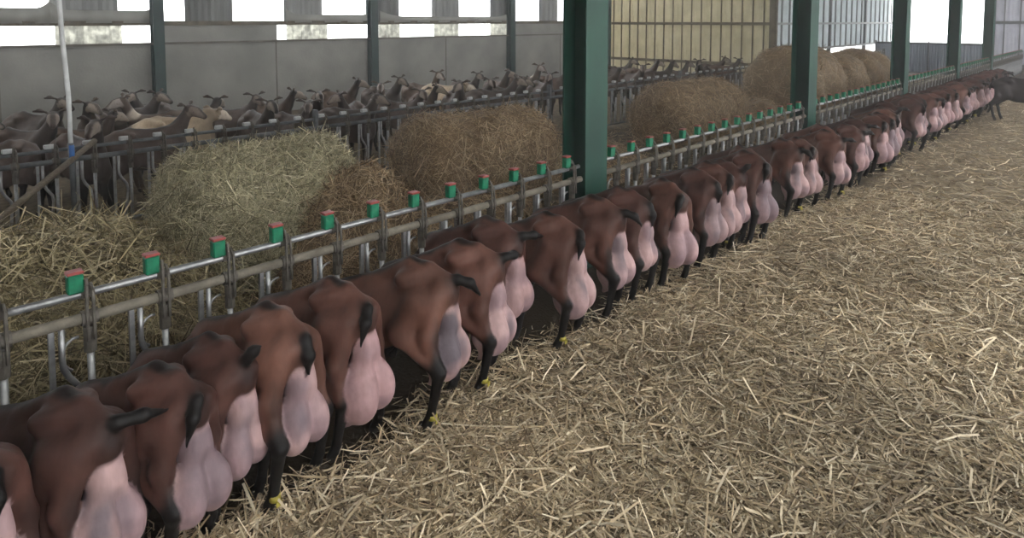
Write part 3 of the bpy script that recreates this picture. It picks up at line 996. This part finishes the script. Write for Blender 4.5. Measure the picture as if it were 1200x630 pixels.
GREEN_HAY = [(.40, .365, .225), (.50, .45, .29), (.28, .25, .15), (.60, .54, .37), (.15, .13, .075)]
BROWN_HAY = [(.32, .225, .13), (.43, .31, .185), (.23, .155, .088), (.52, .40, .26), (.12, .08, .048)]
LEFT_HAY = [(.32, .265, .15), (.45, .38, .22), (.21, .17, .09), (.56, .48, .31), (.12, .095, .05)]

def bale(name, X, Y, rz, R, L, cols, label, seed, nst, squash=.93, group='round bales in the feed alley', lump=.06, rnd_end=6.0):
    """round bale lying on its side; axis along local x"""
    r = empty(name, (X, Y, 0), rz)
    nu, nv = 64, 44
    prof = []
    for i in range(25):
        t = math.sin(math.pi * (i / 24 - .5))
        prof.append((.5 * t, max(0.0, 1 - abs(t) ** rnd_end) ** .34))
    V = []
    for (a, b) in prof:
        for k in range(nu):
            th = 2 * math.pi * k / nu
            V.append((a * L, b * R * math.cos(th), b * R * math.sin(th)))
    V = np.array(V)
    nrm = V / (np.linalg.norm(V, axis=1, keepdims=True) + 1e-6)
    V = V + nrm * (lump * vnoise(V, 2.2, seed) + .035 * vnoise(V, 6, seed + 1) + .02 * vnoise(V, 14, seed + 2))[:, None]
    V[:, 2] = V[:, 2] * squash + R * squash
    V[:, 1] *= 1 + .12 * np.clip(1 - V[:, 2] / R, 0, 1)
    V[:, 2] = np.maximum(V[:, 2], .005)
    m = len(prof)
    idn = np.arange(m * nu).reshape(m, nu)
    nxt = np.roll(idn, -1, 1)
    Q = np.stack([idn[:-1], idn[1:], nxt[1:], nxt[:-1]], -1).reshape(-1, 4)
    base = np.array(cols[0]) * .62
    n1 = vnoise(V, 4, seed + 3)[:, None]
    obj('bale_core', mesh_np('bale_core', V, Q, 'straw', True, base[None] * (1 + .3 * n1)), r)
    # strands on the surface
    c = V[Q]
    nrmf = np.cross(c[:, 2] - c[:, 0], c[:, 3] - c[:, 1])
    area = np.linalg.norm(nrmf, axis=1)
    nn = nrmf / (area[:, None] + 1e-9)
    cen = c.mean(1)
    ctr = np.array([0, 0, R * squash])
    flipm = ((cen - ctr) * nn).sum(1) < 0
    nn[flipm] *= -1
    area = area * (cen[:, 2] > .06)
    def pf(n, rg):
        f = rg.choice(len(Q), n, p=area / area.sum())
        uv = rg.rand(n, 2)
        P = (c[f, 0] * ((1 - uv[:, :1]) * (1 - uv[:, 1:])) + c[f, 1] * (uv[:, :1] * (1 - uv[:, 1:])) + c[f, 2] * (uv[:, :1] * uv[:, 1:]) + c[f, 3] * ((1 - uv[:, :1]) * uv[:, 1:]))
        return P, nn[f]
    Vs, Qs, cs = strands(nst, pf, .17, .0044, cols, seed + 9, .035, .7, 2)
    o = obj('hay_strands', mesh_np('hay_strands', Vs, Qs, 'straw', False, cs), r)
    o['kind'] = 'stuff'
    tag(r, label, 'hay bale', group)
    return r

def heap(name, X, Y, rx, ry, hgt, rz, cols, label, seed, nst, length=.2, group='loose hay heaps in the feed alley', wid=.005):
    r = empty(name, (X, Y, 0), rz)
    n = 46
    gx, gy = np.meshgrid(np.linspace(-1, 1, n), np.linspace(-1, 1, n), indexing='ij')
    # round the square to a disc
    dx = gx * np.sqrt(1 - gy ** 2 / 2); dy = gy * np.sqrt(1 - gx ** 2 / 2)
    rad = np.sqrt(dx ** 2 + dy ** 2)
    V = np.stack([dx.ravel() * rx, dy.ravel() * ry, np.zeros(n * n)], 1)
    prof = np.clip(1 - rad.ravel() ** 2.2, 0, 1)
    z = hgt * prof * (1 + .30 * vnoise(V, 1.8, seed) + .12 * vnoise(V, 5, seed + 1)) + .03 * prof ** .3 * vnoise(V, 11, seed + 2)
    V[:, 2] = np.maximum(z, 0.004)
    idn = np.arange(n * n).reshape(n, n)
    Q = np.stack([idn[:-1, :-1], idn[1:, :-1], idn[1:, 1:], idn[:-1, 1:]], -1).reshape(-1, 4)
    base = np.array(cols[0]) * .55
    obj('heap_core', mesh_np('heap_core', V, Q, 'straw', True, np.repeat(base[None], len(V), 0) * (1 + .3 * vnoise(V, 5, seed + 3)[:, None])), r)
    c = V[Q]
    nf = np.cross(c[:, 2] - c[:, 0], c[:, 3] - c[:, 1])
    ar = np.linalg.norm(nf, axis=1)
    nn = nf / (ar[:, None] + 1e-9)
    nn[nn[:, 2] < 0] *= -1
    def pf(n_, rg):
        f = rg.choice(len(Q), n_, p=ar / ar.sum())
        uv = rg.rand(n_, 2)
        P = c[f, 0] + (c[f, 1] - c[f, 0]) * uv[:, :1] + (c[f, 3] - c[f, 0]) * uv[:, 1:]
        return P, nn[f]
    Vs, Qs, cs = strands(nst, pf, length, wid, cols, seed + 9, .05, .9, 3)
    o = obj('hay_strands', mesh_np('hay_strands', Vs, Qs, 'straw', False, cs), r)
    o['kind'] = 'stuff'
    tag(r, label, 'hay heap', group)
    return r

bale('hay_bale', 2.36, 5.15, math.radians(0), .56, 1.46, GREEN_HAY, 'large greenish round hay bale, nearest in the feed alley', 21, 26000)
heap('hay_heap', 2.78, 4.55, .62, .55, .82, 0, BROWN_HAY, 'brown loose hay slumped against the greenish bale', 31, 6000, .16)
heap('hay_heap', .72, 4.75, 1.2, 1.05, .76, 0, LEFT_HAY, 'tall pile of loose tangled hay at the left picture edge', 41, 11000, .26, wid=.006)
bale('hay_bale', 4.80, 5.25, math.radians(-8), .57, 1.75, BROWN_HAY, 'brown round hay bale left of the nearest green column', 22, 12000, rnd_end=9)
heap('hay_heap', 4.0, 4.5, 1.1, .7, .42, 0, BROWN_HAY, 'low brown hay litter before the bale left of the nearest green column', 32, 5000, .16)
bale('hay_bale', 9.65, 5.3, math.radians(-8), .585, 1.85, BROWN_HAY, 'brown round hay bale between the first two green columns', 23, 9000, rnd_end=14)
heap('hay_heap', 7.0, 5.5, 1.3, .8, .35, 0, BROWN_HAY, 'low dark hay litter right behind the nearest green column', 33, 4000, .16)
bale('hay_bale', 14.1, 5.3, math.radians(0), .78, 1.9, BROWN_HAY, 'tall brown hay bale behind the second green column', 24, 6000, .96, rnd_end=12)
heap('hay_heap', 12.2, 5.2, 1.0, .9, .5, 0, BROWN_HAY, 'dark hay litter before the tall bale at the second green column', 34, 3000, .16)
bale('hay_bale', 17.3, 5.5, math.radians(2), .66, 1.5, BROWN_HAY, 'brown hay bale just right of the second green column', 25, 3500)
bale('hay_bale', 19.1, 5.5, math.radians(-3), .70, 1.5, BROWN_HAY, 'brown hay bale just left of the third green column', 26, 3500)

# low sheet metal gate across the alley in front of the doorway
gt = empty('alley_gate', (28.6, 4.0, 0))
tag(gt, 'low bluish sheet metal gate in front of the bright doorway', 'gate')
for k in range(9):
    sheet('sheet_panel', .40 * k, .40 * k + .398, .08, 1.22, 0, 'gate_sheet', gt, axis='y', amp=.012, per=.1)
MB().box(-.04, -.015, 0, 3.6, 1.18, 1.25).build('gate_rail', 'dull_steel', gt)
MB().box(-.04, -.015, 0, 3.6, .06, .12).build('gate_rail', 'dull_steel', gt)
for yy in (-.03, 1.8, 3.6):
    MB().box(-.06, 0, yy, yy + .05, 0, 1.30).build('gate_post', 'dull_steel', gt)

# thin pale pipe and the leaning wooden pole at left
pp = empty('standing_pipe', (1.38, 6.95, 0))
MB().tube([(0, 0, .95), (.0, 0, 1.4), (-.03, 0, 2.0), (-.045, 0, 2.7), (-.04, 0, 4.4)], .020, 10).build('upper_pipe', 'pale_pipe', pp, smooth=True)
MB().tube([(.01, 0, 0), (.005, 0, .60), (0, 0, .97)], .024, 10).build('lower_pipe', 'dull_steel', pp, smooth=True)
MB().tube([(.004, 0, .80), (.002, 0, .95)], .0255, 10).build('tape_wrap', 'blue_tape', pp, smooth=True)
tag(pp, 'thin pale vertical pipe taped blue low down, before the far fence at left', 'pipe')
wp_ = MB().tube([(.0, 5.13, .34), (.81, 6.18, .62), (1.64, 7.26, .915)], [.028, .027, .025], 8).build('wooden_pole', 'timber', None, smooth=True)
tag(wp_, 'worn wooden pole leaning from the loose hay pile onto the far fence', 'pole')

# ------------------------------------------------------------------ straw blades on the bedding
STRAW = [(.55, .445, .30), (.64, .535, .375), (.42, .33, .21), (.72, .62, .455), (.29, .22, .135), (.50, .39, .25), (.17, .125, .076)]
def straw_patch(name, n, r0, r1, length, width, seed, power, label, lift):
    def pf(n_, rg):
        n2 = int(n_ * 2.2)
        u = rg.rand(n2)
        e = 2 - power
        r = (r0 ** e + u * (r1 ** e - r0 ** e)) ** (1 / e)
        a = np.radians(-14 + 112 * rg.rand(n2))
        X, Y = r * np.cos(a), r * np.sin(a)
        ok = (Y < 2.62 + .10 * np.sin(X * 3.1) + .25 * rg.rand(n2) ** 3) & (X < END_X - .2) & (Y > -8.5)
        X, Y = X[ok], Y[ok]
        P = np.stack([X, Y, ground_z(X, Y) + .002], 1)
        N = np.zeros_like(P); N[:, 2] = 1
        return P[:n_], N[:n_]
    V, Q, col = strands(n, pf, length, width, STRAW, seed, lift, .22, 2)
    tint = (1 + .22 * vnoise(V, .8, 8) + .15 * vnoise(V, 2.5, 9))[:, None]
    o = obj(name, mesh_np(name, V, Q, 'straw', False, col * tint))
    tag(o, label, 'straw', kind='stuff')
straw_patch('straw', 110000, 1.3, 9.0, .085, .0052, 51, 1.0, 'short chopped straw strewn over the near pen floor', .022)
straw_patch('long_straw', 11000, 2.0, 9.0, .20, .0075, 52, 1.0, 'long pale straw stalks lying on top of the bedding', .035)
straw_patch('far_straw', 45000, 8.0, 31, .13, .0085, 53, 1.0, 'straw strewn over the far end of the pen floor', .03)

def alley_pf(n_, rg):
    X = rg.uniform(-1, 26, n_); Y = rg.uniform(FENCE_Y + .40, FAR_Y - .2, n_)
    P = np.stack([X, Y, np.full(n_, .004)], 1)
    N = np.zeros_like(P); N[:, 2] = 1
    return P, N
V, Q, col = strands(16000, alley_pf, .16, .006, BROWN_HAY, 61, .05, .4, 2)
o = obj('hay_litter', mesh_np('hay_litter', V, Q, 'straw', False, col))
tag(o, 'thin hay litter scattered along the feed alley floor', 'hay', kind='stuff')

# ------------------------------------------------------------------ dusty air inside the barn
dm = bpy.data.materials.new('dusty_air')
dm.use_nodes = True
nt = dm.node_tree
nt.nodes.remove(nt.nodes['Principled BSDF'])
vs = nt.nodes.new('ShaderNodeVolumeScatter')
vs.inputs['Color'].default_value = (1, .99, .97, 1)
vs.inputs['Density'].default_value = .0085
vs.inputs['Anisotropy'].default_value = .35
nt.links.new(vs.outputs[0], nt.nodes['Material Output'].inputs['Volume'])
MATS['dusty_air'] = dm
dz = MB().box(-4.0, END_X - .1, -8.9, WALL_Y - .25, -.10, 4.40).build('dust_haze', 'dusty_air')
tag(dz, 'thin dusty haze hanging in the barn air', 'haze', kind='stuff')
